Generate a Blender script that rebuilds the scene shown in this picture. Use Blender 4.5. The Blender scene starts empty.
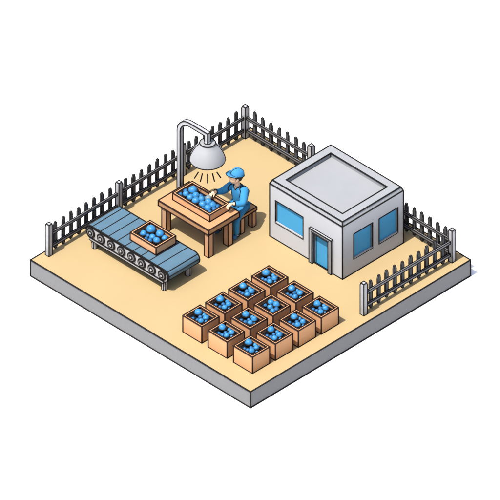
import bpy, bmesh, math, random
from mathutils import Vector, Matrix, noise

U = 0.6                      # layout units -> metres (the plot is 10 layout units wide)
C = bpy.context.scene.collection
R = random.Random(7)

# ------------------------------------------------------------------ materials
def mat(name, rgb, rough=0.85, var=0.05, scale=3.0, spec=0.3, metal=0.0, bump=0.0, bscale=40.0, stretch=(1, 1, 1)):
    m = bpy.data.materials.new(name); m.use_nodes = True
    n, l = m.node_tree.nodes, m.node_tree.links
    b = n['Principled BSDF']
    b.inputs['Roughness'].default_value = rough
    b.inputs['Metallic'].default_value = metal
    b.inputs['Specular IOR Level'].default_value = spec
    tc = n.new('ShaderNodeTexCoord')
    mp = n.new('ShaderNodeMapping'); mp.inputs['Scale'].default_value = stretch
    l.new(tc.outputs['Object'], mp.inputs['Vector'])
    t = n.new('ShaderNodeTexNoise'); t.inputs['Scale'].default_value = scale; t.inputs['Detail'].default_value = 5
    l.new(mp.outputs['Vector'], t.inputs['Vector'])
    r = n.new('ShaderNodeValToRGB')
    r.color_ramp.elements[0].position = 0.3; r.color_ramp.elements[1].position = 0.7
    r.color_ramp.elements[0].color = [max(0, c * (1 - var)) for c in rgb] + [1]
    r.color_ramp.elements[1].color = [min(1, c * (1 + var)) for c in rgb] + [1]
    l.new(t.outputs['Fac'], r.inputs['Fac']); l.new(r.outputs['Color'], b.inputs['Base Color'])
    if bump:
        t2 = n.new('ShaderNodeTexNoise'); t2.inputs['Scale'].default_value = bscale; t2.inputs['Detail'].default_value = 3
        l.new(mp.outputs['Vector'], t2.inputs['Vector'])
        bp = n.new('ShaderNodeBump'); bp.inputs['Strength'].default_value = bump; bp.inputs['Distance'].default_value = 0.02
        l.new(t2.outputs['Fac'], bp.inputs['Height']); l.new(bp.outputs['Normal'], b.inputs['Normal'])
    return m

M = {
    'ink':    mat('ink_black', (0.011, 0.010, 0.010), 0.9, 0.0, spec=0.1),
    'ink_br': mat('ink_brown', (0.020, 0.010, 0.008), 0.9, 0.0, spec=0.1),
    'white':  mat('white_ground', (0.90, 0.90, 0.89), 0.95, 0.0, spec=0.1),
    'sand':   mat('sand', (0.352, 0.262, 0.133), 0.95, 0.02, 0.8, spec=0.1, bump=0.05, bscale=60),
    'conc':   mat('concrete', (0.155, 0.155, 0.158), 0.9, 0.025, 14, spec=0.2, bump=0.1, bscale=120),
    'wood':   mat('crate_wood', (0.52, 0.28, 0.14), 0.8, 0.05, 5, spec=0.2, stretch=(1, 1, 6)),
    'woodt':  mat('table_wood', (0.40, 0.215, 0.105), 0.8, 0.05, 4, spec=0.2, stretch=(1, 6, 1)),
    'woodl':  mat('leg_wood', (0.47, 0.275, 0.16), 0.8, 0.05, 5, spec=0.2),
    'shadow_bed':  mat('dark_shadow_bed', (0.004, 0.007, 0.013), 0.95, 0.1, 8, spec=0.1),  # near black: shade between the balls put into the colour
    'wall':   mat('wall_render', (0.395, 0.405, 0.424), 0.9, 0.02, 2, spec=0.2, bump=0.05, bscale=90),
    'roof':   mat('roof_grey', (0.238, 0.245, 0.254), 0.9, 0.03, 2, spec=0.2),
    'trim':   mat('trim_grey', (0.30, 0.305, 0.315), 0.7, 0.03, 3, spec=0.3),
    'glass':  mat('blue_glass', (0.050, 0.262, 0.47), 0.6, 0.04, 1.5, spec=0.12),
    'belt':   mat('belt_blue', (0.066, 0.128, 0.178), 0.75, 0.06, 5, spec=0.25),
    'steel':  mat('steel', (0.33, 0.33, 0.345), 0.5, 0.05, 6, spec=0.4),
    'lamp':   mat('lamp_grey', (0.25, 0.255, 0.264), 0.55, 0.03, 4, spec=0.35),
    'dark':   mat('fence_dark', (0.052, 0.052, 0.056), 0.8, 0.25, 9, spec=0.25),
    'rail':   mat('fence_rail', (0.14, 0.14, 0.148), 0.7, 0.15, 9, spec=0.3),
    'post':   mat('fence_post', (0.32, 0.32, 0.33), 0.65, 0.1, 9, spec=0.3),
    'ball':   mat('ball_blue', (0.028, 0.175, 0.37), 0.45, 0.12, 7, spec=0.35),
    'ball2':  mat('ball_deep_blue', (0.014, 0.10, 0.24), 0.5, 0.15, 7, spec=0.3),
    'ballg':  mat('ball_grey', (0.14, 0.20, 0.23), 0.4, 0.1, 7, spec=0.4),
    'peach':  mat('peach_lump', (0.42, 0.22, 0.15), 0.6, 0.08, 7, spec=0.3),
    'shirt':  mat('blue_shirt', (0.034, 0.20, 0.39), 0.85, 0.05, 6, spec=0.15, bump=0.15, bscale=50),
    'trous':  mat('blue_trousers', (0.030, 0.18, 0.36), 0.85, 0.05, 6, spec=0.15, bump=0.15, bscale=50),
    'cap':    mat('blue_cap', (0.036, 0.195, 0.38), 0.8, 0.04, 6, spec=0.2),
    'skin':   mat('skin', (0.74, 0.47, 0.30), 0.6, 0.03, 6, spec=0.3),
    'pale':   mat('pale_cloth', (0.46, 0.36, 0.28), 0.85, 0.03, 6, spec=0.15),
    'hair':   mat('dark_hair', (0.03, 0.018, 0.012), 0.6, 0.2, 20, spec=0.3),
    'shoe':   mat('blue_shoe', (0.02, 0.10, 0.22), 0.7, 0.1, 6, spec=0.3),
}
def bulb_mat():
    m = bpy.data.materials.new('lit_bulb'); m.use_nodes = True
    b = m.node_tree.nodes['Principled BSDF']
    b.inputs['Emission Color'].default_value = (1, 0.85, 0.55, 1); b.inputs['Emission Strength'].default_value = 6
    return m
M['bulb'] = bulb_mat()

# ------------------------------------------------------------------ mesh builder
class MB:
    """Collects geometry in layout units; build() links ONE mesh object."""
    def __init__(s): s.v, s.f, s.m, s.sm = [], [], [], []
    def add(s, vs, fs, mi=0, smooth=False):
        o = len(s.v); s.v += [Vector(p) for p in vs]
        for f in fs:
            s.f.append([i + o for i in f]); s.m.append(mi); s.sm.append(smooth)
    def box(s, lo, hi, mi=0, ink=0.0):
        x0, y0, z0 = lo; x1, y1, z1 = hi
        s.hexa([(x0,y0,z0),(x1,y0,z0),(x1,y1,z0),(x0,y1,z0)], [(x0,y0,z1),(x1,y0,z1),(x1,y1,z1),(x0,y1,z1)], mi, ink)
    def hexa(s, b, t, mi=0, ink=0.0):
        n = len(b)
        s.solid(list(b) + list(t), [list(range(n))[::-1], list(range(n, 2*n))] + [[i, (i+1) % n, (i+1) % n + n, i + n] for i in range(n)], mi, ink)
    def solid(s, vs, fs, mi=0, ink=0.0, ang=35, imi=1, skip=None, smooth=False):
        s.add(vs, fs, mi, smooth)
        if ink > 0:
            s.ink_edges(vs, fs, ink, ang, imi, skip)
    def ink_edges(s, vs, fs, r, ang=35, imi=1, skip=None):
        P = [Vector(p) for p in vs]; ed = {}
        for f in fs:
            nrm = Vector((0, 0, 0))
            for i in range(len(f)):
                a, b = P[f[i]], P[f[(i+1) % len(f)]]
                nrm += Vector(((a.y-b.y)*(a.z+b.z), (a.z-b.z)*(a.x+b.x), (a.x-b.x)*(a.y+b.y)))
            if nrm.length == 0: continue
            nrm.normalize()
            for i in range(len(f)):
                ed.setdefault(tuple(sorted((f[i], f[(i+1) % len(f)]))), []).append(nrm)
        c = math.cos(math.radians(ang))
        for (a, b), ns in ed.items():
            if len(ns) == 1 or ns[0].dot(ns[1]) < c:
                if skip and skip(P[a], P[b]): continue
                s.line([P[a], P[b]], r, imi)
    def line(s, pts, r, mi=1, n=6, closed=False, smooth=True):
        """An inked line: a thin round bead laid along the points."""
        pts = [Vector(p) for p in pts]
        N = len(pts)
        rings = []
        up = None
        for i in range(N):
            if closed: d = pts[(i+1) % N] - pts[i-1]
            elif i == 0: d = pts[1] - pts[0]
            elif i == N-1: d = pts[-1] - pts[-2]
            else: d = (pts[i+1] - pts[i]).normalized() + (pts[i] - pts[i-1]).normalized()
            if d.length < 1e-9: d = Vector((0, 0, 1))
            d.normalize()
            p = pts[i].copy()
            if not closed and i == 0: p -= d * r * 0.6
            if not closed and i == N-1: p += d * r * 0.6
            if up is None:
                up = d.cross(Vector((0.31, 0.52, 0.79)))
                if up.length < 0.1: up = d.cross(Vector((1, 0, 0)))
            up = (up - d * up.dot(d)).normalized()
            w = d.cross(up)
            rings.append([p + (up * math.cos(2*math.pi*k/n) + w * math.sin(2*math.pi*k/n)) * r for k in range(n)])
        vs = [q for g in rings for q in g]; fs = []
        for i in range(N if closed else N-1):
            j = (i+1) % N
            for k in range(n):
                fs.append([i*n+k, i*n+(k+1) % n, j*n+(k+1) % n, j*n+k])
        if not closed:
            fs.append(list(range(n))[::-1]); fs.append([(N-1)*n+k for k in range(n)])
        s.add(vs, fs, mi, smooth)
    def shell(s, lo, hi, th, floor, mi=0, ink=0.0):
        """An open-topped box with wall thickness th and its inside floor at z=floor."""
        x0, y0, z0 = lo; x1, y1, z1 = hi
        q = lambda a, z: [(x0+a, y0+a, z), (x1-a, y0+a, z), (x1-a, y1-a, z), (x0+a, y1-a, z)]
        vs = q(0, z0) + q(0, z1) + q(th, z1) + q(th, floor)
        fs = [[3, 2, 1, 0], [12, 13, 14, 15]]
        for a in (0, 4, 8):
            for i in range(4):
                j = (i+1) % 4; fs.append([a+i, a+j, a+4+j, a+4+i])
        s.solid(vs, fs, mi, ink)
    def lathe(s, prof, c=(0, 0, 0), n=32, mi=0, smooth=True, cap0=False, cap1=False):
        vs = []
        for r, z in prof:
            vs += [(c[0]+r*math.cos(2*math.pi*k/n), c[1]+r*math.sin(2*math.pi*k/n), c[2]+z) for k in range(n)]
        fs = []
        for i in range(len(prof)-1):
            for k in range(n):
                fs.append([i*n+k, i*n+(k+1) % n, (i+1)*n+(k+1) % n, (i+1)*n+k])
        if cap0: fs.append(list(range(n))[::-1])
        if cap1: fs.append([(len(prof)-1)*n+k for k in range(n)])
        s.add(vs, fs, mi, smooth)
    def ring(s, c, r, t, mi=1, ax=None, n=28):
        c = Vector(c); ax = Vector(ax or (0, 0, 1)).normalized()
        u = ax.cross(Vector((0.2, 0.9, 0.3))).normalized(); w = ax.cross(u)
        s.line([c + (u*math.cos(2*math.pi*k/n) + w*math.sin(2*math.pi*k/n))*r for k in range(n)], t, mi, 6, True)
    def build(s, name, mats, parent=None, org=(0, 0, 0)):
        me = bpy.data.meshes.new(name)
        o = Vector(org)
        me.from_pydata([tuple((p-o)*U) for p in s.v], [], s.f)
        for m in mats: me.materials.append(M[m])
        for p, mi, sm in zip(me.polygons, s.m, s.sm):
            p.material_index = mi; p.use_smooth = sm
        bm = bmesh.new(); bm.from_mesh(me); bmesh.ops.recalc_face_normals(bm, faces=bm.faces); bm.to_mesh(me); bm.free()
        ob = bpy.data.objects.new(name, me); C.objects.link(ob)
        if parent: ob.parent = parent
        else: ob.location = o * U
        return ob

def tag(o, label, cat, group=None):
    o['label'] = label; o['category'] = cat
    if group: o['group'] = group
    return o
def thing(name, loc, label, cat, group=None):
    o = bpy.data.objects.new(name, None); C.objects.link(o)
    o.empty_display_size = 0.1
    o.location = Vector(loc) * U
    return tag(o, label, cat, group)
def copy_tree(o, loc=None):
    r = o.copy(); C.objects.link(r)
    if loc is not None: r.location = Vector(loc) * U
    for ch in list(o.children):
        c = ch.copy(); C.objects.link(c); c.parent = r
        for g in list(ch.children):
            d = g.copy(); C.objects.link(d); d.parent = c
    return r

INK = 0.0255

# ------------------------------------------------------------------ setting
g = MB(); g.add([(-400, -400, -0.65), (400, -400, -0.65), (400, 400, -0.65), (-400, 400, -0.65)], [[0, 1, 2, 3]])
o = g.build('ground', ['white']); o['kind'] = 'structure'

p = MB()
p.box((-5, -5, -0.64), (5, 5, 0), 0, 0)
p.m[1] = 2                                           # the sandy top
for a, b in (((-5,-5),(5,-5)), ((5,-5),(5,5)), ((5,5),(-5,5)), ((-5,5),(-5,-5))):
    for z in (0, -0.63): p.line([(*a, z), (*b, z)], 0.027)
for a in ((-5,-5), (5,-5), (5,5), (-5,5)): p.line([(*a, 0), (*a, -0.63)], 0.027)
o = p.build('platform', ['conc', 'ink', 'sand']); o['kind'] = 'structure'

# ------------------------------------------------------------------ picket fences
def fence(a, b, posts, label, skip_first=False, n_pick=8):
    """posts: fractions along a->b; the pickets fill the bays between."""
    a, b = Vector(a), Vector(b); L = (b - a).length; d = (b - a) / L; w = Vector((-d.y, d.x, 0))
    root = thing('picket_fence', a, label, 'fence', 'grey picket fences round the plot')
    def P(t, off, z): return d*t + w*off + Vector((0, 0, z))
    for i, f in enumerate(posts):
        if i == 0 and skip_first: continue
        m = MB(); h = 0.082; c = d*(f*L); H = 1.25 + R.uniform(-.02, .02)
        q = lambda k, z: [c + Vector((-k, -k, z)), c + Vector((k, -k, z)), c + Vector((k, k, z)), c + Vector((-k, k, z))]
        k = h * 0.80
        vs = q(h, 0) + q(h, H-.07) + q(k, H)
        fs = [[3, 2, 1, 0], [8, 9, 10, 11]] + [[s+j, s+(j+1) % 4, s+4+(j+1) % 4, s+4+j] for s in (0, 4) for j in range(4)]
        m.solid(vs, fs, 0, 0.020, 30)
        m.build('post', ['post', 'ink'], root)
    for z in (0.80, 0.30):
        m = MB(); tn = 0.032; x0 = posts[0]*L + 0.10
        vs = [P(x0, -tn, z-.046), P(x0, tn, z-.046), P(x0, tn, z+.046), P(x0, -tn, z+.046)]
        ve = [P(L-.1, -tn, z-.046), P(L-.1, tn, z-.046), P(L-.1, tn, z+.046), P(L-.1, -tn, z+.046)]
        m.hexa(vs, ve, 0, 0.016)
        m.build('rail', ['rail', 'ink'], root)
    for i in range(len(posts)-1):
        t0, t1 = posts[i]*L, posts[i+1]*L; n = round((t1 - t0)/0.362) 
        for k in range(1, n):
            t = t0 + (t1-t0)*k/n + R.uniform(-.012, .012)
            m = MB(); hw = 0.062 + R.uniform(-.007, .007); y0, y1 = 0.036, 0.085
            zt = 1.14 + R.uniform(-.035, .035); zb = 0.06 + R.uniform(-.02, .03); tl = R.uniform(-.02, .02)
            prof = [(-hw*.6, zb), (hw*.6, zb), (hw, zb+.07), (hw*.95+tl*.4, zt-.12), (hw*.55+tl, zt), (-hw*.5+tl, zt), (-hw*.95+tl*.4, zt-.12), (-hw, zb+.07)]
            sgn = BACK
            m.hexa([P(t+u, sgn*y0, z) for u, z in prof], [P(t+u, sgn*y1, z) for u, z in prof], 0, 0.0125)
            m.build('picket', ['dark', 'ink'], root)
    return root

XA, YB, XC = -4.78, 4.54, 4.62
BACK = 1                      # pickets on the outer side of the rails
fence((XA, -4.38, 0), (XA, YB, 0), [0, 3.18/8.92, 6.06/8.92, 1], 'long grey picket fence running behind the conveyor belt and the lamp')
fence((XA, YB, 0), (XC, YB, 0), [0, 3.0/9.4, 6.2/9.4, 1], 'grey picket fence passing behind the flat-roofed white house', skip_first=True)
fence((XC, 0.53, 0), (XC, YB, 0), [0, 1], 'short grey picket fence in front of the two side windows of the house')
# the shared corner post of the short fence belongs to the fence behind the house
for ob in [ob for ob in C.objects if ob.name.startswith('picket_fence')]:
    if abs(ob.location.y - 0.53*U) < 1e-4:
        posts_ = [c for c in ob.children if c.name.startswith('post')]
        bpy.data.objects.remove(posts_[1])

# ------------------------------------------------------------------ house
hx0, hx1, hy0, hy1, hz = -0.47, 2.83, 1.35, 4.12, 2.10
house = thing('house', (0, 0, 0), 'small white box house with a flat recessed roof and blue windows', 'house')
def grid_wall(m, fn, us, zs, holes, depth, ink):
    """fn(u, z, d): point on the wall, d metres inwards. holes: index cells left open, with reveals."""
    vs, idx, fs = [], {}, []
    def vid(u, z, d):
        k = (round(u, 4), round(z, 4), round(d, 4))
        if k not in idx: idx[k] = len(vs); vs.append(fn(u, z, d))
        return idx[k]
    hol = set(holes)
    for i in range(len(us)-1):
        for j in range(len(zs)-1):
            if (i, j) in hol: continue
            fs.append([vid(us[i], zs[j], 0), vid(us[i+1], zs[j], 0), vid(us[i+1], zs[j+1], 0), vid(us[i], zs[j+1], 0)])
    for (i, j) in hol:
        for (di, dj, e) in ((-1, 0, ((0, 0), (0, 1))), (1, 0, ((1, 0), (1, 1))), (0, -1, ((0, 0), (1, 0))), (0, 1, ((0, 1), (1, 1)))):
            if (i+di, j+dj) in hol: continue
            (a, b), (c, d) = e
            A = (us[i+a], zs[j+b]); B = (us[i+c], zs[j+d])
            fs.append([vid(*A, 0), vid(*B, 0), vid(*B, depth), vid(*A, depth)])
    m.add(vs, fs, 0)
    # ink only round the openings (front edge), the outer corners are inked once below
    for (i, j) in hol:
        for (di, dj, e) in ((-1, 0, ((0, 0), (0, 1))), (1, 0, ((1, 0), (1, 1))), (0, -1, ((0, 0), (1, 0))), (0, 1, ((0, 1), (1, 1)))):
            if (i+di, j+dj) in hol or zs[j+e[0][1]] + zs[j+e[1][1]] < 1e-6: continue
            m.line([fn(us[i+e[0][0]], zs[j+e[0][1]], 0), fn(us[i+e[1][0]], zs[j+e[1][1]], 0)], ink)
m = MB()
front = lambda u, z, d: (u, hy0 + d, z)
side = lambda u, z, d: (hx1 - d, u, z)
wz0, wz1 = 0.68, 1.56
wx0, wx1 = -0.215, 1.045
dx0, dx1, dz = 1.54, 2.26, 1.24
grid_wall(m, front, [hx0, wx0, wx1, dx0, dx1, hx1], [0, wz0, dz, wz1, hz], [(1, 1), (1, 2), (3, 0), (3, 1)], 0.16, 0.022)
sz0, sz1 = 0.55, 1.56
sw = [(1.86, 2.72), (3.01, 3.87)]
grid_wall(m, side, [hy0, sw[0][0], sw[0][1], sw[1][0], sw[1][1], hy1], [0, sz0, sz1, hz], [(1, 1), (3, 1)], 0.16, 0.022)
m.add([(hx0, hy0, 0), (hx0, hy1, 0), (hx0, hy1, hz), (hx0, hy0, hz)], [[0, 1, 2, 3]])
m.add([(hx0, hy1, 0), (hx1, hy1, 0), (hx1, hy1, hz), (hx0, hy1, hz)], [[0, 1, 2, 3]])
for a in ((hx0, hy0), (hx1, hy0), (hx1, hy1), (hx0, hy1)): m.line([(*a, 0), (*a, hz)], INK)
for a, b in (((hx0, hy0), (hx1, hy0)), ((hx1, hy0), (hx1, hy1)), ((hx1, hy1), (hx0, hy1)), ((hx0, hy1), (hx0, hy0))):
    m.line([(*a, 0.004), (*b, 0.004)], INK)
m.build('wall', ['wall', 'ink'], house)

m = MB(); e = 0.0
# roof slab: fascia, chamfer, rim and recess
q = lambda a, z: [(hx0+a, hy0+a, z), (hx1-a, hy0+a, z), (hx1-a, hy1-a, z), (hx0+a, hy1-a, z)]
vs = q(0, hz+.001) + q(.0, hz+.012) + q(.06, 2.25) + q(.37, 2.25) + q(.37, 2.07)
fs = [[3, 2, 1, 0], [16, 17, 18, 19]] + [[a+i, a+(i+1) % 4, a+4+(i+1) % 4, a+4+i] for a in (0, 4, 8, 12) for i in range(4)]
m.add(vs, fs, 0)
m.ink_edges(vs[4:], [[i-4 for i in f_] for f_ in fs if min(f_) >= 4], INK, 12)
m.build('roof', ['roof', 'ink'], house)

def window(fn, u0, u1, z0, z1, far_low):
    """a recessed window: the reveal lining (a mesh) carrying a pane and a sill"""
    f = MB(); t = 0.035; d0, d1 = 0.045, 0.15
    def bar(a0, a1, b0, b1): 
        c = lambda d: [fn(a0, b0, d), fn(a1, b0, d), fn(a1, b1, d), fn(a0, b1, d)]
        f.hexa(c(d0), c(d1), 0)
    E = 0.004
    bar(u0+E, u0+t, z0+E, z1-E); bar(u1-t, u1-E, z0+E, z1-E); bar(u0+t, u1-t, z0+E, z0+t); bar(u0+t, u1-t, z1-t, z1-E)
    f.line([fn(u0+t, z0+t, d0), fn(u1-t, z0+t, d0), fn(u1-t, z1-t, d0), fn(u0+t, z1-t, d0)], 0.014, closed=True)
    w = f.build('window', ['trim', 'ink'], house)
    g_ = MB(); c = lambda d: [fn(u0+t, z0+t, d), fn(u1-t, z0+t, d), fn(u1-t, z1-t, d), fn(u0+t, z1-t, d)]
    g_.hexa(c(0.05), c(0.14), 0); g_.build('pane', ['glass'], w)
    s_ = MB(); c = lambda d: [fn(u0+.006, z0+.004, d), fn(u1-.006, z0+.004, d), fn(u1-.006, z0+.045, d), fn(u0+.006, z0+.045, d)]
    s_.hexa(c(-0.012), c(0.043), 0); s_.build('sill', ['trim', 'ink'], w)
window(front, wx0, wx1, wz0, wz1, True)
for a, b in sw: window(side, a, b, sz0, sz1, False)

# door with its projecting frame
d_ = MB(); d_.box((dx0+.02, hy0+.05, 0.01), (dx1-.02, hy0+.14, dz-.01), 0)
d_.line([(dx0+.06, hy0+.048, 0.03), (dx0+.06, hy0+.048, dz-.02)], 0.012)
door = d_.build('door', ['glass', 'ink'], house)
f = MB(); fo = 0.14; top = dz + 0.12; yf = hy0 - 0.09
# one U-shaped frame
poly = [(dx0-fo, 0), (dx0, 0), (dx0, dz), (dx1, dz), (dx1, 0), (dx1+fo, 0), (dx1+fo, top), (dx0-fo, top)]
n = len(poly)
vs = [(u, yf, z) for u, z in poly] + [(u, hy0-.002, z) for u, z in poly]
fs = [[0, 1, 2, 7], [2, 3, 6, 7], [3, 4, 5, 6], [15, 10, 9, 8], [15, 14, 11, 10], [14, 13, 12, 11]] + [[i, (i+1) % n, (i+1) % n+n, i+n] for i in range(n)]
f.solid(vs, fs, 0, 0.021, 35)
f.line([(dx0-.05, yf-.002, 0.0), (dx0-.05, yf-.002, dz+.045), (dx1+.05, yf-.002, dz+.045), (dx1+.05, yf-.002, 0)], 0.014)
f.build('door_frame', ['trim', 'ink'], door)

# ------------------------------------------------------------------ conveyor belt
bx0, bx1, by0, by1, bt, bb, br = -4.36, -0.60, -3.13, -1.69, 0.82, 0.38, 0.22
conv = thing('conveyor_belt', (0, 0, 0), 'blue slatted conveyor belt on short steel legs with open rollers along its side', 'conveyor')
def stadium(x0, x1, zt, zb, n=10):
    r = (zt-zb)/2; zc = (zt+zb)/2; pts = []
    for k in range(n+1): a = math.pi/2 - math.pi*k/n; pts.append((x1-r + r*math.cos(a), zc + r*math.sin(a)))
    for k in range(n+1): a = -math.pi/2 - math.pi*k/n; pts.append((x0+r + r*math.cos(a), zc + r*math.sin(a)))
    return pts
prof = stadium(bx0, bx1, bt, bb)
m = MB(); n = len(prof)
m.hexa([(x, by0+.02, z) for x, z in prof], [(x, by1-.02, z) for x, z in prof], 0, INK)
L_top = [bx0 + br + 0.05 + 0.37*k for k in range(10)]
for x in L_top:
    if x < bx1 - br: m.line([(x, by0+.02, bt+.001), (x, by1-.02, bt+.001)], 0.018)
for a in (55, 10, -35):
    x = bx1-br + br*math.cos(math.radians(a)); z = (bt+bb)/2 + br*math.sin(math.radians(a))
    m.line([(x, by0+.02, z), (x, by1-.02, z)], 0.016)
m.build('belt', ['belt', 'ink'], conv)
for y0, y1 in ((by0-.01, by0+.018), (by1-.018, by1+.01)):
    m = MB(); pr = stadium(bx0+.03, bx1-.03, bt-.035, bb-.03)
    m.hexa([(x, y0, z) for x, z in pr], [(x, y1, z) for x, z in pr], 0, 0.015)
    m.build('side_plate', ['steel', 'ink'], conv)
    m = MB(); yy0, yy1 = (y0-.03, y0-.002) if y0 < -2.5 else (y1+.002, y1+.03)
    m.box((bx0+.2, yy0, bb-.075), (bx1-.2, yy1, bb+.01), 0, 0.014)
    m.build('side_rail', ['steel', 'ink'], conv)
for k in range(8):
    x = -4.10 + 0.462*k; zc = (bt+bb)/2 - .005
    m = MB()
    def disc(r, ya, yb, mi):
        nn = 22; b = [(x + r*math.cos(2*math.pi*i/nn), ya, zc + r*math.sin(2*math.pi*i/nn)) for i in range(nn)]
        t = [(q_[0], yb, q_[2]) for q_ in b]; m.hexa(b, t, mi)
    disc(0.180, by0-.045, by0-.0105, 1); disc(0.125, by0-.058, by0-.0455, 2); disc(0.085, by0-.068, by0-.0585, 1); disc(0.04, by0-.076, by0-.0685, 0)
    m.build('roller', ['steel', 'ink', 'rail'], conv)
for x, y in ((-4.02, by0+.07), (-0.86, by0+.07), (-0.86, by1-.28), (-4.02, by1-.28)):
    m = MB(); nn = 8; rr = 0.095
    b = [(x + rr*math.cos(2*math.pi*(i+.5)/nn), y + rr*math.sin(2*math.pi*(i+.5)/nn), 0) for i in range(nn)]
    m.hexa(b, [(q_[0], q_[1], bb-.031) for q_ in b], 0, 0.014)
    m.build('leg', ['steel', 'ink'], conv)

# ------------------------------------------------------------------ balls
BALL_ME = []
def ball_meshes():
    rr = random.Random(3)
    for kk, mm in enumerate(('ball', 'ball', 'ball2', 'ballg', 'peach')):
        bm = bmesh.new(); bmesh.ops.create_icosphere(bm, subdivisions=3, radius=U)
        off = Vector((rr.random()*9, rr.random()*9, kk*3.1))
        for v in bm.verts: v.co *= 1 + 0.13*noise.noise(v.co/U*1.1 + off) + 0.05*noise.noise(v.co/U*2.6 + off)
        me = bpy.data.meshes.new('ball'); bm.to_mesh(me); bm.free()
        for p_ in me.polygons: p_.use_smooth = True
        me.materials.append(M[mm]); me.materials.append(M['ink'])
        if kk < 3:                                          # added black cup, stands for the outline and dark gap round each ball
            bm = bmesh.new(); bm.from_mesh(me); n = 20; rings = []
            for ro, z0, k in ((1.25, .04, 1), (1.05, .04, 0)):
                for q in range(7):
                    a = math.asin(z0/ro) - (math.pi/2 + math.asin(z0/ro))*(q/6.2)
                    rr_ = ro if k else ro*.96
                    rings.append([bm.verts.new((U*rr_*math.cos(a)*math.cos(6.28319*i/n), U*rr_*math.cos(a)*math.sin(6.28319*i/n), U*ro*math.sin(a))) for i in range(n)])
            seq = rings[6::-1] + rings[7:]
            for r0, r1 in zip(seq[:-1], seq[1:]):
                for i in range(n):
                    f_ = bm.faces.new((r0[i], r0[(i+1) % n], r1[(i+1) % n], r1[i])); f_.material_index = 1; f_.smooth = True
            bmesh.ops.recalc_face_normals(bm, faces=bm.faces); bm.to_mesh(me); bm.free()
        BALL_ME.append(me)
ball_meshes()
def ball(loc, r, kind, label, cat='ball', group=None):
    o = bpy.data.objects.new('ball', BALL_ME[kind]); C.objects.link(o)
    o.location = Vector(loc)*U; o.scale = (r, r, r*R.uniform(.9, 1.02))
    o.rotation_euler = (0, 0, R.uniform(0, 6.28))
    return tag(o, label, cat, group)

# ------------------------------------------------------------------ crates
def make_crate(name, lx, ly, h, floor, th, label, cat, group=None, loc=(0, 0, 0), ink=INK):
    t = thing(name, loc, label, cat, group)
    m = MB(); m.shell((-lx/2, -ly/2, 0), (lx/2, ly/2, h), th, floor, 0, ink); m.build('shell', ['wood', 'ink_br'], t)
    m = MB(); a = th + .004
    m.box((-lx/2+a, -ly/2+a, floor+.003), (lx/2-a, ly/2-a, floor+.03), 0); m.build('shadow_bed', ['shadow_bed'], t)  # added false floor, blackened as painted shade in the gaps between balls
    return t
CW, CD, CH, CF, CT = 0.86, 0.78, 0.66, 0.52, 0.075
rows = ['row nearest the conveyor and sorting table', 'middle row', 'row nearest the front edge of the platform']
rows_s = ['table-side row', 'middle row', 'front-edge row']
cols = ['farthest from the house', 'third from the house', 'second from the house', 'nearest the house']
proto = None
for i in range(3):
    for j in range(4):
        x = 1.62 + 1.15*i + 0.025*j; y = -3.87 + 1.017*j
        lab = 'wooden crate of blue balls in the %s of crates, %s' % (rows_s[i], cols[j])
        if proto is None:
            proto = make_crate('crate', CW, CD, CH, CF, CT, lab, 'crate', 'wooden crates set out in three rows', (x, y, 0)); t = proto
        else:
            t = copy_tree(proto, (x, y, 0)); t['label'] = lab
        where = 'crate of the %s %s' % (rows_s[i], cols[j])
        J = lambda s=.018: R.uniform(-s, s)
        zf = CF + .03
        spots = [(-.20, .05, .122), (.15, .07, .098), (.17, -.15, .094), (-.005, -.02, .066), (-.03, .16, .066), (.01, -.19, .066), (-.14, -.20, .056), (.10, .21, .05), (.27, -.03, .05)]
        if (i, j) == (1, 2): spots = [(-.13, .08, .098), (.07, .13, .112), (.01, -.10, .10), (.22, -.02, .082), (.20, -.19, .082), (-.2, -.1, .06), (-.05, -.01, .05)]
        for k, (bx, by, r) in enumerate(spots):
            r *= R.uniform(.94, 1.06)
            if k == 0: ball((x+bx+J(), y+by+J(), zf+r*.9+.015), r, 0, 'largest blue ball in the ' + where)
            elif k == 1: ball((x+bx+J(), y+by+J(), zf+r*.9), r, 1, 'second largest ball in the ' + where)
            else: ball((x+bx+J(), y+by+J(), zf+r*.9), r, 2 if k in (5, 6, 7, 3) else 1, 'smaller blue ball in the ' + where, group='smaller balls in the ' + where)

# the crate riding on the belt
cx, cy, cz = -2.13, -2.30, bt + 0.02
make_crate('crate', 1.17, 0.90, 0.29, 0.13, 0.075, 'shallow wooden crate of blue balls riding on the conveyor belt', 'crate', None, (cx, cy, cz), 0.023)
zf = cz + .16
for k, (bx, by, r, kd) in enumerate([(-.22, .12, .165, 0), (.14, .17, .14, 0), (.30, -.13, .125, 1), (.06, -.09, .115, 1), (-.27, -.17, .12, 1), (.38, .15, .11, 1), (-.11, -.12, .08, 2), (.12, -.26, .085, 2), (-.05, -.27, .07, 2), (-.05, .25, .07, 2)]):
    r *= .93
    lab = ['largest blue ball in the crate on the conveyor belt', 'pale topped blue ball at the back of the crate on the conveyor belt', 'blue ball in the front corner of the crate on the conveyor belt'][k] if k < 3 else 'smaller blue ball in the crate on the conveyor belt'
    ball((cx+bx, cy+by, zf+r*.9), r, kd, lab, group=None if k < 3 else 'smaller balls in the crate on the belt')

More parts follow.
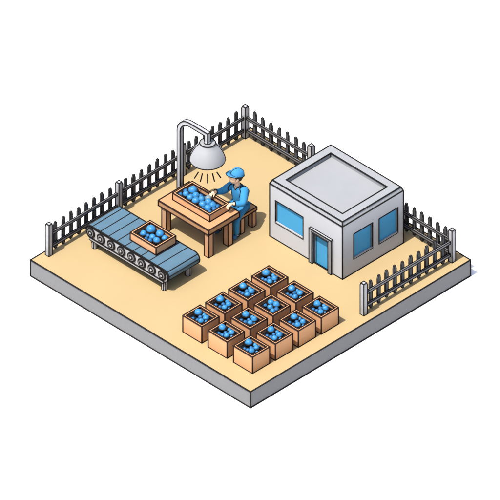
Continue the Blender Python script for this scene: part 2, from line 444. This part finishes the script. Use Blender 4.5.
# ------------------------------------------------------------------ sorting table
tx0, tx1, ty0, ty1, tz = -3.29, -1.0, -0.90, 0.50, 1.13
table = thing('table', (0, 0, 0), 'big wooden sorting table with four square legs under the lamp', 'table')
m = MB(); m.box((tx0, ty0, tz-.20), (tx1, ty1, tz), 0, INK); m.build('table_top', ['woodt', 'ink_br'], table)
for x in (tx0+.24, tx1-.12):
    for y in (ty0+.12, 0.10 if x > -2 else 0.30):
        m = MB(); h = 0.10; m.box((x-h, y-h, 0), (x+h, y+h, tz-.203), 0, 0.021); m.build('leg', ['woodl', 'ink_br'], table)
trx, tr_y = (-2.98-1.30)/2, (-0.555+0.335)/2
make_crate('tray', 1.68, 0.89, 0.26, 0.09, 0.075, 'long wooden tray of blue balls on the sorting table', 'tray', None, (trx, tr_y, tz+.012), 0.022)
zf = tz + .135
tb = [(-.50, .13, .150, 0), (-.54, -.14, .105, 1), (-.31, -.18, .11, 1), (-.27, .03, .115, 1), (-.05, -.19, .128, 0), (.00, .02, .11, 1), (.24, -.16, .118, 1),
      (.26, .06, .115, 1), (.50, -.19, .122, 0), (.49, .03, .115, 1), (-.68, -.02, .085, 2), (.12, .15, .08, 2), (-.16, .15, .075, 2), (.38, -.06, .075, 2), (.66, -.06, .085, 2), (-.69, -.24, .07, 2), (-.41, -.04, .07, 2), (.09, -.10, .07, 2), (-.16, -.07, .065, 2), (.64, -.24, .07, 2), (.34, .17, .07, 2), (.62, .13, .08, 2), (.37, -.27, .065, 2), (.00, .20, .06, 2)]
for k, (bx, by, r, kd) in enumerate(tb):
    big = {0: 'largest blue ball at the lamp pole end of the table tray', 4: 'big blue ball midway along the near side of the table tray', 8: 'blue ball in the front corner of the table tray'}
    ball((trx+bx, tr_y+by, zf+r*.85), r, kd, big.get(k, 'smaller blue ball in the tray on the sorting table'), group=None if k in big else 'smaller balls in the tray on the table')

# ------------------------------------------------------------------ bench
bench = thing('stool', (0, 0, 0), 'small wooden stool the worker sits on behind the table', 'stool')
sx0, sx1, sy0, sy1, szz = -1.95, -1.17, 0.72, 1.46, 0.74
m = MB(); m.box((sx0, sy0, szz-.12), (sx1, sy1, szz), 0, 0.021); m.build('seat', ['woodt', 'ink_br'], bench)
for x in (sx0+.11, sx1-.10):
    for y in (sy0+.11, sy1-.11):
        m = MB(); h = 0.085; m.box((x-h, y-h, 0), (x+h, y+h, szz-.123), 0, 0.019); m.build('leg', ['woodl', 'ink_br'], bench)

# ------------------------------------------------------------------ lamp
lx, ly, rch = -3.47, 0.27, 1.25
lamp = thing('lamp', (lx, ly, 0), 'grey bent-arm work lamp with a bell shade over the sorting table', 'lamp')
m = MB(); h = 0.070; ztop = 3.74; ra = 0.50
path = [(0, 0)] + [(ra - ra*math.cos(a), ztop - ra + ra*math.sin(a)) for a in [math.pi/2*k/9 for k in range(10)]] + [(rch, ztop), (rch, 3.40)]
vs = []
for i, (x, z) in enumerate(path):
    a = Vector(path[max(i-1, 0)]); b = Vector(path[i]); c = Vector(path[min(i+1, len(path)-1)])
    d1 = (b-a).normalized() if i else (c-b).normalized(); d2 = (c-b).normalized() if i < len(path)-1 else d1
    t_ = (d1+d2).normalized(); nn = Vector((-t_.y, t_.x)); k = h/max(.5, nn.dot(Vector((-d1.y, d1.x))))
    for sx_, sy_ in ((1, -1), (-1, -1), (-1, 1), (1, 1)):
        vs.append((x + nn.x*k*sx_, sy_*h, z + nn.y*k*sx_))
fs = [[3, 2, 1, 0], [len(vs)-4+i for i in range(4)]]
for i in range(len(path)-1):
    for k in range(4): fs.append([i*4+k, i*4+(k+1) % 4, i*4+4+(k+1) % 4, i*4+4+k])
m.solid(vs, fs, 0, 0.021, 35)
m.build('pole', ['steel', 'ink'], lamp)
m = MB(); m.lathe([(0.30, 0), (0.30, .05), (.12, .08)], n=24, cap0=True, cap1=True, smooth=False); m.ring((0, 0, .05), .30, .014); m.build('foot', ['lamp', 'ink'], lamp)
m = MB(); c = (rch, 0, 0)
prof = [(0.0, 3.395), (0.255, 3.395), (0.275, 3.33), (0.365, 3.235), (0.445, 3.11), (0.505, 2.985), (0.55, 2.86), (0.575, 2.73), (0.553, 2.73), (0.525, 2.86), (0.48, 2.985), (0.42, 3.11), (0.33, 3.235), (0.0, 3.30)]
m.lathe(prof[1:8], c, 40); m.lathe(prof[:2], c, 40, smooth=False); m.lathe(prof[7:], c, 40)
m.ring((rch, 0, 3.395), 0.258, .020); m.ring((rch, 0, 2.728), .566, .022, n=40)
for sg in (1, -1):
    m.line([(rch + sg*r*.7071, sg*r*.7071, z) for r, z in prof[1:8]], .021)
shade = m.build('lamp_shade', ['lamp', 'ink'], lamp)
m = MB(); m.lathe([(0.0, 3.395), (0.115, 3.397), (0.10, 3.46), (0.0, 3.46)], c, 20); m.ring((rch, 0, 3.40), .12, .012); m.build('collar', ['lamp', 'ink'], shade)
m = MB(); m.lathe([(0.01, 2.84), (.07, 2.86), (.10, 2.93), (.08, 3.0), (.05, 3.06), (.05, 3.25)], c, 20); m.build('bulb', ['bulb'], shade)
# the five short ray strokes hanging in a fan below the shade
sr = Vector((.7071, .7071, 0))
for a, u0, z0, u1, z1 in ((0, -.30, 2.60, -.42, 2.40), (0, -.17, 2.54, -.23, 2.27), (0, 0, 2.52, 0, 2.21), (0, .16, 2.54, .22, 2.28), (0, .30, 2.60, .42, 2.42)):
    m = MB(); o_ = Vector((rch, 0, 0)) - Vector((.12, -.12, 0))*0
    m.line([o_ + sr*u0 + Vector((0, 0, z0-.40)), o_ + sr*u1 + Vector((0, 0, z1-.43))], 0.021, 0, 8)
    m.build('ray_stroke', ['ink'], lamp)

# ------------------------------------------------------------------ worker
def skin(nodes, edges, root, sub=2):
    """nodes: name -> (pos, radius); returns verts, faces of the skinned, subdivided surface"""
    names = list(nodes)
    me = bpy.data.meshes.new('tmp'); me.from_pydata([tuple(nodes[k][0]) for k in names], [(names.index(a), names.index(b)) for a, b in edges], [])
    ob = bpy.data.objects.new('tmp', me); C.objects.link(ob)
    ob.modifiers.new('s', 'SKIN'); 
    sv = me.skin_vertices[0].data
    for i, k in enumerate(names):
        r = nodes[k][1]; sv[i].radius = (r, r) if not isinstance(r, tuple) else r
        sv[i].use_root = (k == root)
    sd = ob.modifiers.new('d', 'SUBSURF'); sd.levels = sub; sd.render_levels = sub
    ob.modifiers['s'].use_smooth_shade = True
    dg = bpy.context.evaluated_depsgraph_get(); ev = ob.evaluated_get(dg); em = ev.to_mesh()
    V = [v.co.copy() for v in em.vertices]; F = [list(p_.vertices) for p_ in em.polygons]
    ev.to_mesh_clear(); bpy.data.objects.remove(ob); bpy.data.meshes.remove(me)
    return V, F
def ellipsoid(m, c, rad, rot=None, mi=0, n=20, lo=0.0, hi=1.0):
    vs, fs = [], []; k = 14
    rot = rot or Matrix.Identity(3)
    for i in range(k+1):
        th = math.pi*(lo + (hi-lo)*i/k)
        for j in range(n):
            ph = 2*math.pi*j/n
            vs.append(Vector(c) + rot @ Vector((rad[0]*math.sin(th)*math.cos(ph), rad[1]*math.sin(th)*math.sin(ph), rad[2]*math.cos(th))))
    for i in range(k):
        for j in range(n): fs.append([i*n+j, i*n+(j+1) % n, (i+1)*n+(j+1) % n, (i+1)*n+j])
    m.add(vs, fs, mi, True)

V3 = Vector
J = {
    'pelvis': V3((-1.50, 1.06, 0.92)), 'belly': V3((-1.50, 1.04, 1.20)), 'chest': V3((-1.50, .98, 1.48)), 'neck0': V3((-1.50, .93, 1.72)), 'neck': V3((-1.50, .90, 1.86)),
    'shA': V3((-1.24, .95, 1.60)), 'elA': V3((-1.06, .72, 1.30)), 'wrA': V3((-1.20, .36, 1.43)),
    'shB': V3((-1.78, .93, 1.60)), 'elB': V3((-1.90, .62, 1.42)), 'wrB': V3((-1.96, .30, 1.53)),
    'hipA': V3((-1.33, 1.0, .88)), 'knA': V3((-1.15, .50, .76)), 'anA': V3((-1.13, .50, .12)), 'toA': V3((-1.15, .28, .07)),
    'hipB': V3((-1.67, 1.0, .88)), 'knB': V3((-1.74, .45, .76)), 'anB': V3((-1.76, .33, .12)), 'toB': V3((-1.80, .10, .07)),
}
person = thing('person', (-1.5, 1.0, 0), 'seated worker in blue cap, blue shirt and trousers sorting balls at the table', 'person')
OR = (-1.5, 1.0, 0)
E_t = [('pelvis', 'belly'), ('belly', 'chest'), ('chest', 'neck0')]
E_a = [('chest', 'shA'), ('shA', 'elA'), ('elA', 'wrA'), ('chest', 'shB'), ('shB', 'elB'), ('elB', 'wrB')]
E_l = [('pelvis', 'hipA'), ('hipA', 'knA'), ('knA', 'anA'), ('pelvis', 'hipB'), ('hipB', 'knB'), ('knB', 'anB')]
rad = {'pelvis': .21, 'belly': .20, 'chest': .21, 'neck0': .10, 'neck': .075, 'shA': .115, 'elA': .085, 'wrA': .052, 'shB': .115, 'elB': .085, 'wrB': .052,
       'hipA': .15, 'knA': .10, 'anA': .06, 'toA': .05, 'hipB': .15, 'knB': .10, 'anB': .06, 'toB': .05}
def sub_nodes(keys, add=0.0, rep={}): return {k: (J[k], rep.get(k, rad[k] + add)) for k in keys}

# body: trunk, neck, limbs and head in one mesh
b = MB()
J['head'] = V3((-1.50, .84, 2.08))
rad['head'] = .12
V_, F_ = skin(sub_nodes(list(rad)), E_t + E_a + E_l + [('neck0', 'neck'), ('neck', 'head'), ('anA', 'toA'), ('anB', 'toB')], 'pelvis')
b.add(V_, F_, 0, True)
yaw = math.radians(-30); tilt = math.radians(-13)
RH = Matrix.Rotation(yaw, 3, 'Z') @ Matrix.Rotation(tilt, 3, 'X')        # local -y is where the face looks
HC = V3((-1.50, .82, 2.12))
H = lambda x, y, z: HC + RH @ V3((x, y, z))
def head_shape(m):
    vs, fs = [], []; n, k = 24, 18
    for i in range(k+1):
        th = math.pi*i/k
        for j in range(n):
            ph = 2*math.pi*j/n; x, y, z = math.sin(th)*math.cos(ph), math.sin(th)*math.sin(ph), math.cos(th)
            w = 1 - .22*max(0, -z)**1.4                      # jaw narrows
            vs.append(H(x*.185*w, y*.21*w - (.02 if z < -.2 and y < 0 else 0), z*.255))
    for i in range(k):
        for j in range(n): fs.append([i*n+j, i*n+(j+1) % n, (i+1)*n+(j+1) % n, (i+1)*n+j])
    m.add(vs, fs, 0, True)
head_shape(b)
ellipsoid(b, H(0, -.205, -.03), (.026, .045, .045), RH)                    # nose
for sx_ in (1, -1): ellipsoid(b, H(sx_*.185, .02, -.01), (.025, .045, .06), RH)   # ears
for sx_ in (1, -1): ellipsoid(b, H(sx_*.07, -.188, .025), (.016, .012, .017), RH, 1)  # eyes
b.line([H(-.05, -.187, -.125), H(0, -.195, -.13), H(.05, -.187, -.125)], .006, 1)     # mouth

def hand(m, wr, fwd, up, thumb_side, curl):
    fwd = fwd.normalized(); sd = fwd.cross(up).normalized(); up = sd.cross(fwd)
    P = lambda f, s, u: wr + fwd*f + sd*s + up*u
    V_, F_ = skin({'a': (P(-.03, 0, 0), .045), 'b': (P(.05, 0, .005), .056), 'c': (P(.12, 0, .005), .050)}, [('a', 'b'), ('b', 'c')], 'a', 2); m.add(V_, F_, 0, True)
    for i, (s, l) in enumerate(((-.048, .085), (-.017, .10), (.016, .095), (.046, .075))):
        c = curl
        pts = [P(.09, s*.8, .01), P(.15, s, .012 - .01*c), P(.15 + l*.45, s*1.05, -.025*c), P(.15 + l*.8, s*1.05, -.085*c)]
        nd = {str(q_): (pt, .019 - .002*q_) for q_, pt in enumerate(pts)}
        V_, F_ = skin(nd, [('0', '1'), ('1', '2'), ('2', '3')], '0', 1); m.add(V_, F_, 0, True)
    t_ = thumb_side
    nd = {'0': (P(.02, .035*t_, 0), .024), '1': (P(.07, .085*t_, -.015), .021), '2': (P(.125, .095*t_, -.05*curl), .018)}
    V_, F_ = skin(nd, [('0', '1'), ('1', '2')], '0', 1); m.add(V_, F_, 0, True)
hand(b, J['wrA'], V3((-.10, -1, -.12)), V3((0, -.1, 1)), 1, 1.0)
hand(b, J['wrB'], V3((-.10, -1, -.35)), V3((0, -.3, 1)), -1, 1.3)
b.build('body', ['skin', 'hair'], person, OR)

m = MB()
sh = sub_nodes(['pelvis', 'belly', 'chest', 'neck0', 'shA', 'elA', 'wrA', 'shB', 'elB', 'wrB'], .03, {'pelvis': .265, 'neck0': .125, 'chest': .265, 'belly': .255, 'elA': .135, 'elB': .125, 'shA': .165, 'shB': .165})
sh['wrA'] = (J['elA'].lerp(J['wrA'], .80), .085); sh['wrB'] = (J['elB'].lerp(J['wrB'], .80), .085)
V_, F_ = skin(sh, E_t + E_a, 'pelvis'); m.add(V_, F_, 0, True)
for k in 'AB':
    a_, w_ = J['el'+k], sh['wr'+k][0]; d = (w_-a_).normalized()
    m.ring(w_ - d*.0, .085, .016, ax=d)
m.build('shirt', ['shirt', 'ink'], person, OR)
# inked seams of the shirt: laid on the cloth by casting onto it
from mathutils.bvhtree import BVHTree
tree = BVHTree.FromPolygons(V_, F_)
def snap(p): 
    q_, nrm, *_ = tree.find_nearest(p); return q_
seam = MB()
def seam_line(pts, r=.018, closed=False, n=6):
    out = []
    pp = pts + ([pts[0]] if closed else [])
    for a, c in zip(pp[:-1], pp[1:]):
        for i in range(n): out.append(snap(V3(a).lerp(V3(c), i/n)))
    if not closed: out.append(snap(V3(pp[-1])))
    seam.line(out, r, 0, 6, closed)
def loop(c, ax, r, n=12):
    ax = V3(ax).normalized(); u = ax.cross(V3((.1, .2, 1))).normalized(); w = ax.cross(u)
    return [V3(c) + (u*math.cos(2*math.pi*k/n) + w*math.sin(2*math.pi*k/n))*r for k in range(n)]
seam_line(loop(J['shA'] + V3((.0, -.0, 0)), (J['shA']-J['chest']) + V3((.1, 0, .05)), .2), closed=True, n=3)
seam_line(loop(J['shB'], (J['shB']-J['chest']) + V3((-.1, 0, .05)), .2), closed=True, n=3)
seam_line(loop(J['pelvis'] + V3((0, 0, .0)), (0, 0, 1), .32), closed=True, n=3)
for k in 'AB':                                            # under-sleeve and over-sleeve seams
    d = V3((0, 0, .12))
    seam_line([J['sh'+k] - d, J['el'+k] - d, J['el'+k].lerp(J['wr'+k], .78) - d])
# open collar
seam_line([V3((-1.62, .80, 1.78)), V3((-1.50, .68, 1.60)), V3((-1.36, .80, 1.78)), V3((-1.38, 1.02, 1.80)), V3((-1.60, 1.02, 1.80))], closed=True, n=4)
seam.build('seam', ['ink'], [c for c in person.children if c.name.startswith('shirt')][0], OR)
# pale undershirt showing in the open collar
m = MB(); a_, b_, c_ = V3((-1.62, .80, 1.78)), V3((-1.50, .68, 1.60)), V3((-1.36, .80, 1.78)); n = 7; vs, fs, ix = [], [], {}
for i in range(n+1):
    for j in range(n+1-i):
        q_, nr, *_ = tree.find_nearest(a_ + (c_-a_)*(i/n) + (b_-a_)*(j/n)); ix[i, j] = len(vs); vs.append(q_ + nr*.007)
for i in range(n):
    for j in range(n-i):
        fs.append([ix[i, j], ix[i+1, j], ix[i, j+1]])
        if i+j < n-1: fs.append([ix[i+1, j], ix[i+1, j+1], ix[i, j+1]])
m.add(vs, fs, 0, True); m.build('undershirt', ['pale'], person, OR)

m = MB()
tn = sub_nodes(['pelvis', 'hipA', 'knA', 'anA', 'hipB', 'knB', 'anB'], .03, {'pelvis': .225, 'anA': .085, 'anB': .085})
V_, F_ = skin(tn, E_l, 'pelvis'); m.add(V_, F_, 0, True)
for k in 'AB': m.ring(J['an'+k] + V3((0, 0, 0)), .088, .014, ax=(0, 0, 1))
m.build('trousers', ['trous', 'ink'], person, OR)
for k in 'AB':
    m = MB(); a_ = J['an'+k]; t_ = J['to'+k]
    V_, F_ = skin({'h': (a_ + V3((0, .05, -.02)), .085), 'm': (a_.lerp(t_, .5) + V3((0, 0, .01)), .09), 't': (t_ + V3((0, .02, 0)), .07)}, [('h', 'm'), ('m', 't')], 'h'); m.add([V3((q_.x, q_.y, max(q_.z, .004))) for q_ in V_], F_, 0, True)
    m.build('shoe', ['shoe', 'ink'], person, OR)
m = MB(); ellipsoid(m, H(0, .035, .03), (.198, .205, .25), RH, 0, 24, 0, .62); m.build('hair', ['hair'], person, OR)
# cap: dome, band and curved brim
m = MB(); ellipsoid(m, H(0, .035, .105), (.212, .228, .225), RH, 0, 28, 0, .5)
band = [H(0.212*math.cos(2*math.pi*k/28), .035 + .228*math.sin(2*math.pi*k/28), .105) for k in range(28)]
m.line(band, .018, 1, 6, True)
m.line([H(0, 0.035 + .229*math.sin(a), .105 + .226*math.cos(a)) for a in [math.pi*(k/12-.5) for k in range(13)]], .010, 1)
n = 17; inner, outer = [], []
for k in range(n):
    a = math.pi*(1.08 + .84*k/(n-1)); s_ = math.sin(math.pi*k/(n-1))
    inner.append(V3((.205*math.cos(a), .035 + .230*math.sin(a), .105)))
    outer.append(V3((.235*math.cos(a)*(1-.1*s_), .035 + .230*math.sin(a) - .15*s_**.7, .115 - .03*s_ - .02*abs(math.cos(a)))))
tv = [H(*(q_ + V3((0, 0, .014)))) for q_ in inner] + [H(*(q_ + V3((0, 0, .014)))) for q_ in outer] + [H(*(q_ - V3((0, 0, .014)))) for q_ in outer] + [H(*(q_ - V3((0, 0, .014)))) for q_ in inner]
fs = []
for r_ in range(3):
    for k in range(n-1): fs.append([r_*n+k, r_*n+k+1, (r_+1)*n+k+1, (r_+1)*n+k])
for k in range(n-1): fs.append([3*n+k, 3*n+k+1, k+1, k])
m.add(tv, fs, 0, True)
m.line([H(*q_) for q_ in outer], .015, 1)
m.build('cap', ['cap', 'ink'], person, OR)
ball(tuple(J['wrB'] + V3((-.02, -.24, -.13))), .105, 3, 'grey blue ball held in the worker\'s hand over the tray')

# ------------------------------------------------------------------ light, sky, camera
TILT = math.radians(24)
sun = bpy.data.lights.new('sun', 'SUN'); sun.energy = 4.5; sun.angle = math.radians(0.5); sun.color = (1, 0.965, 0.92)
so = bpy.data.objects.new('sun', sun); C.objects.link(so); so.rotation_euler = (TILT, 0, 0); so.location = (0, -4, 12)
W = bpy.data.worlds.new('World'); bpy.context.scene.world = W; W.use_nodes = True
wn, wl = W.node_tree.nodes, W.node_tree.links
sky = wn.new('ShaderNodeTexSky'); sky.sky_type = 'NISHITA'; sky.sun_disc = False
sky.sun_elevation = math.pi/2 - TILT; sky.sun_rotation = math.pi; sky.air_density = 1.0; sky.dust_density = 3.0; sky.ozone_density = 0.6
bg = wn['Background']; bg.inputs['Strength'].default_value = 0.135
wl.new(sky.outputs['Color'], bg.inputs['Color'])

EL = math.asin(0.6); K = 31.11
cam = bpy.data.cameras.new('camera'); cam.type = 'ORTHO'; cam.ortho_scale = 500/K*U; cam.clip_end = 2000; cam.clip_start = 0.1
co = bpy.data.objects.new('camera', cam); C.objects.link(co)
co.rotation_euler = (math.pi/2 - EL, 0, math.radians(45))
# plot centre (0,0,0) sits at pixel (250.5, 260) of 500
right = V3((.70711, .70711, 0)); view = V3((-.70711*math.cos(EL), .70711*math.cos(EL), -math.sin(EL))); upv = right.cross(view)
ctr = right*(-0.5/K*U) + upv*(10/K*U)
co.location = ctr - view*25
sc = bpy.context.scene
sc.camera = co
sc.render.engine = 'CYCLES'
sc.view_settings.view_transform = 'Standard'; sc.view_settings.look = 'None'; sc.view_settings.gamma = 1.0; sc.view_settings.use_curve_mapping = False
sc.view_settings.exposure = 0.60
sc.render.resolution_x = sc.render.resolution_y = 1024
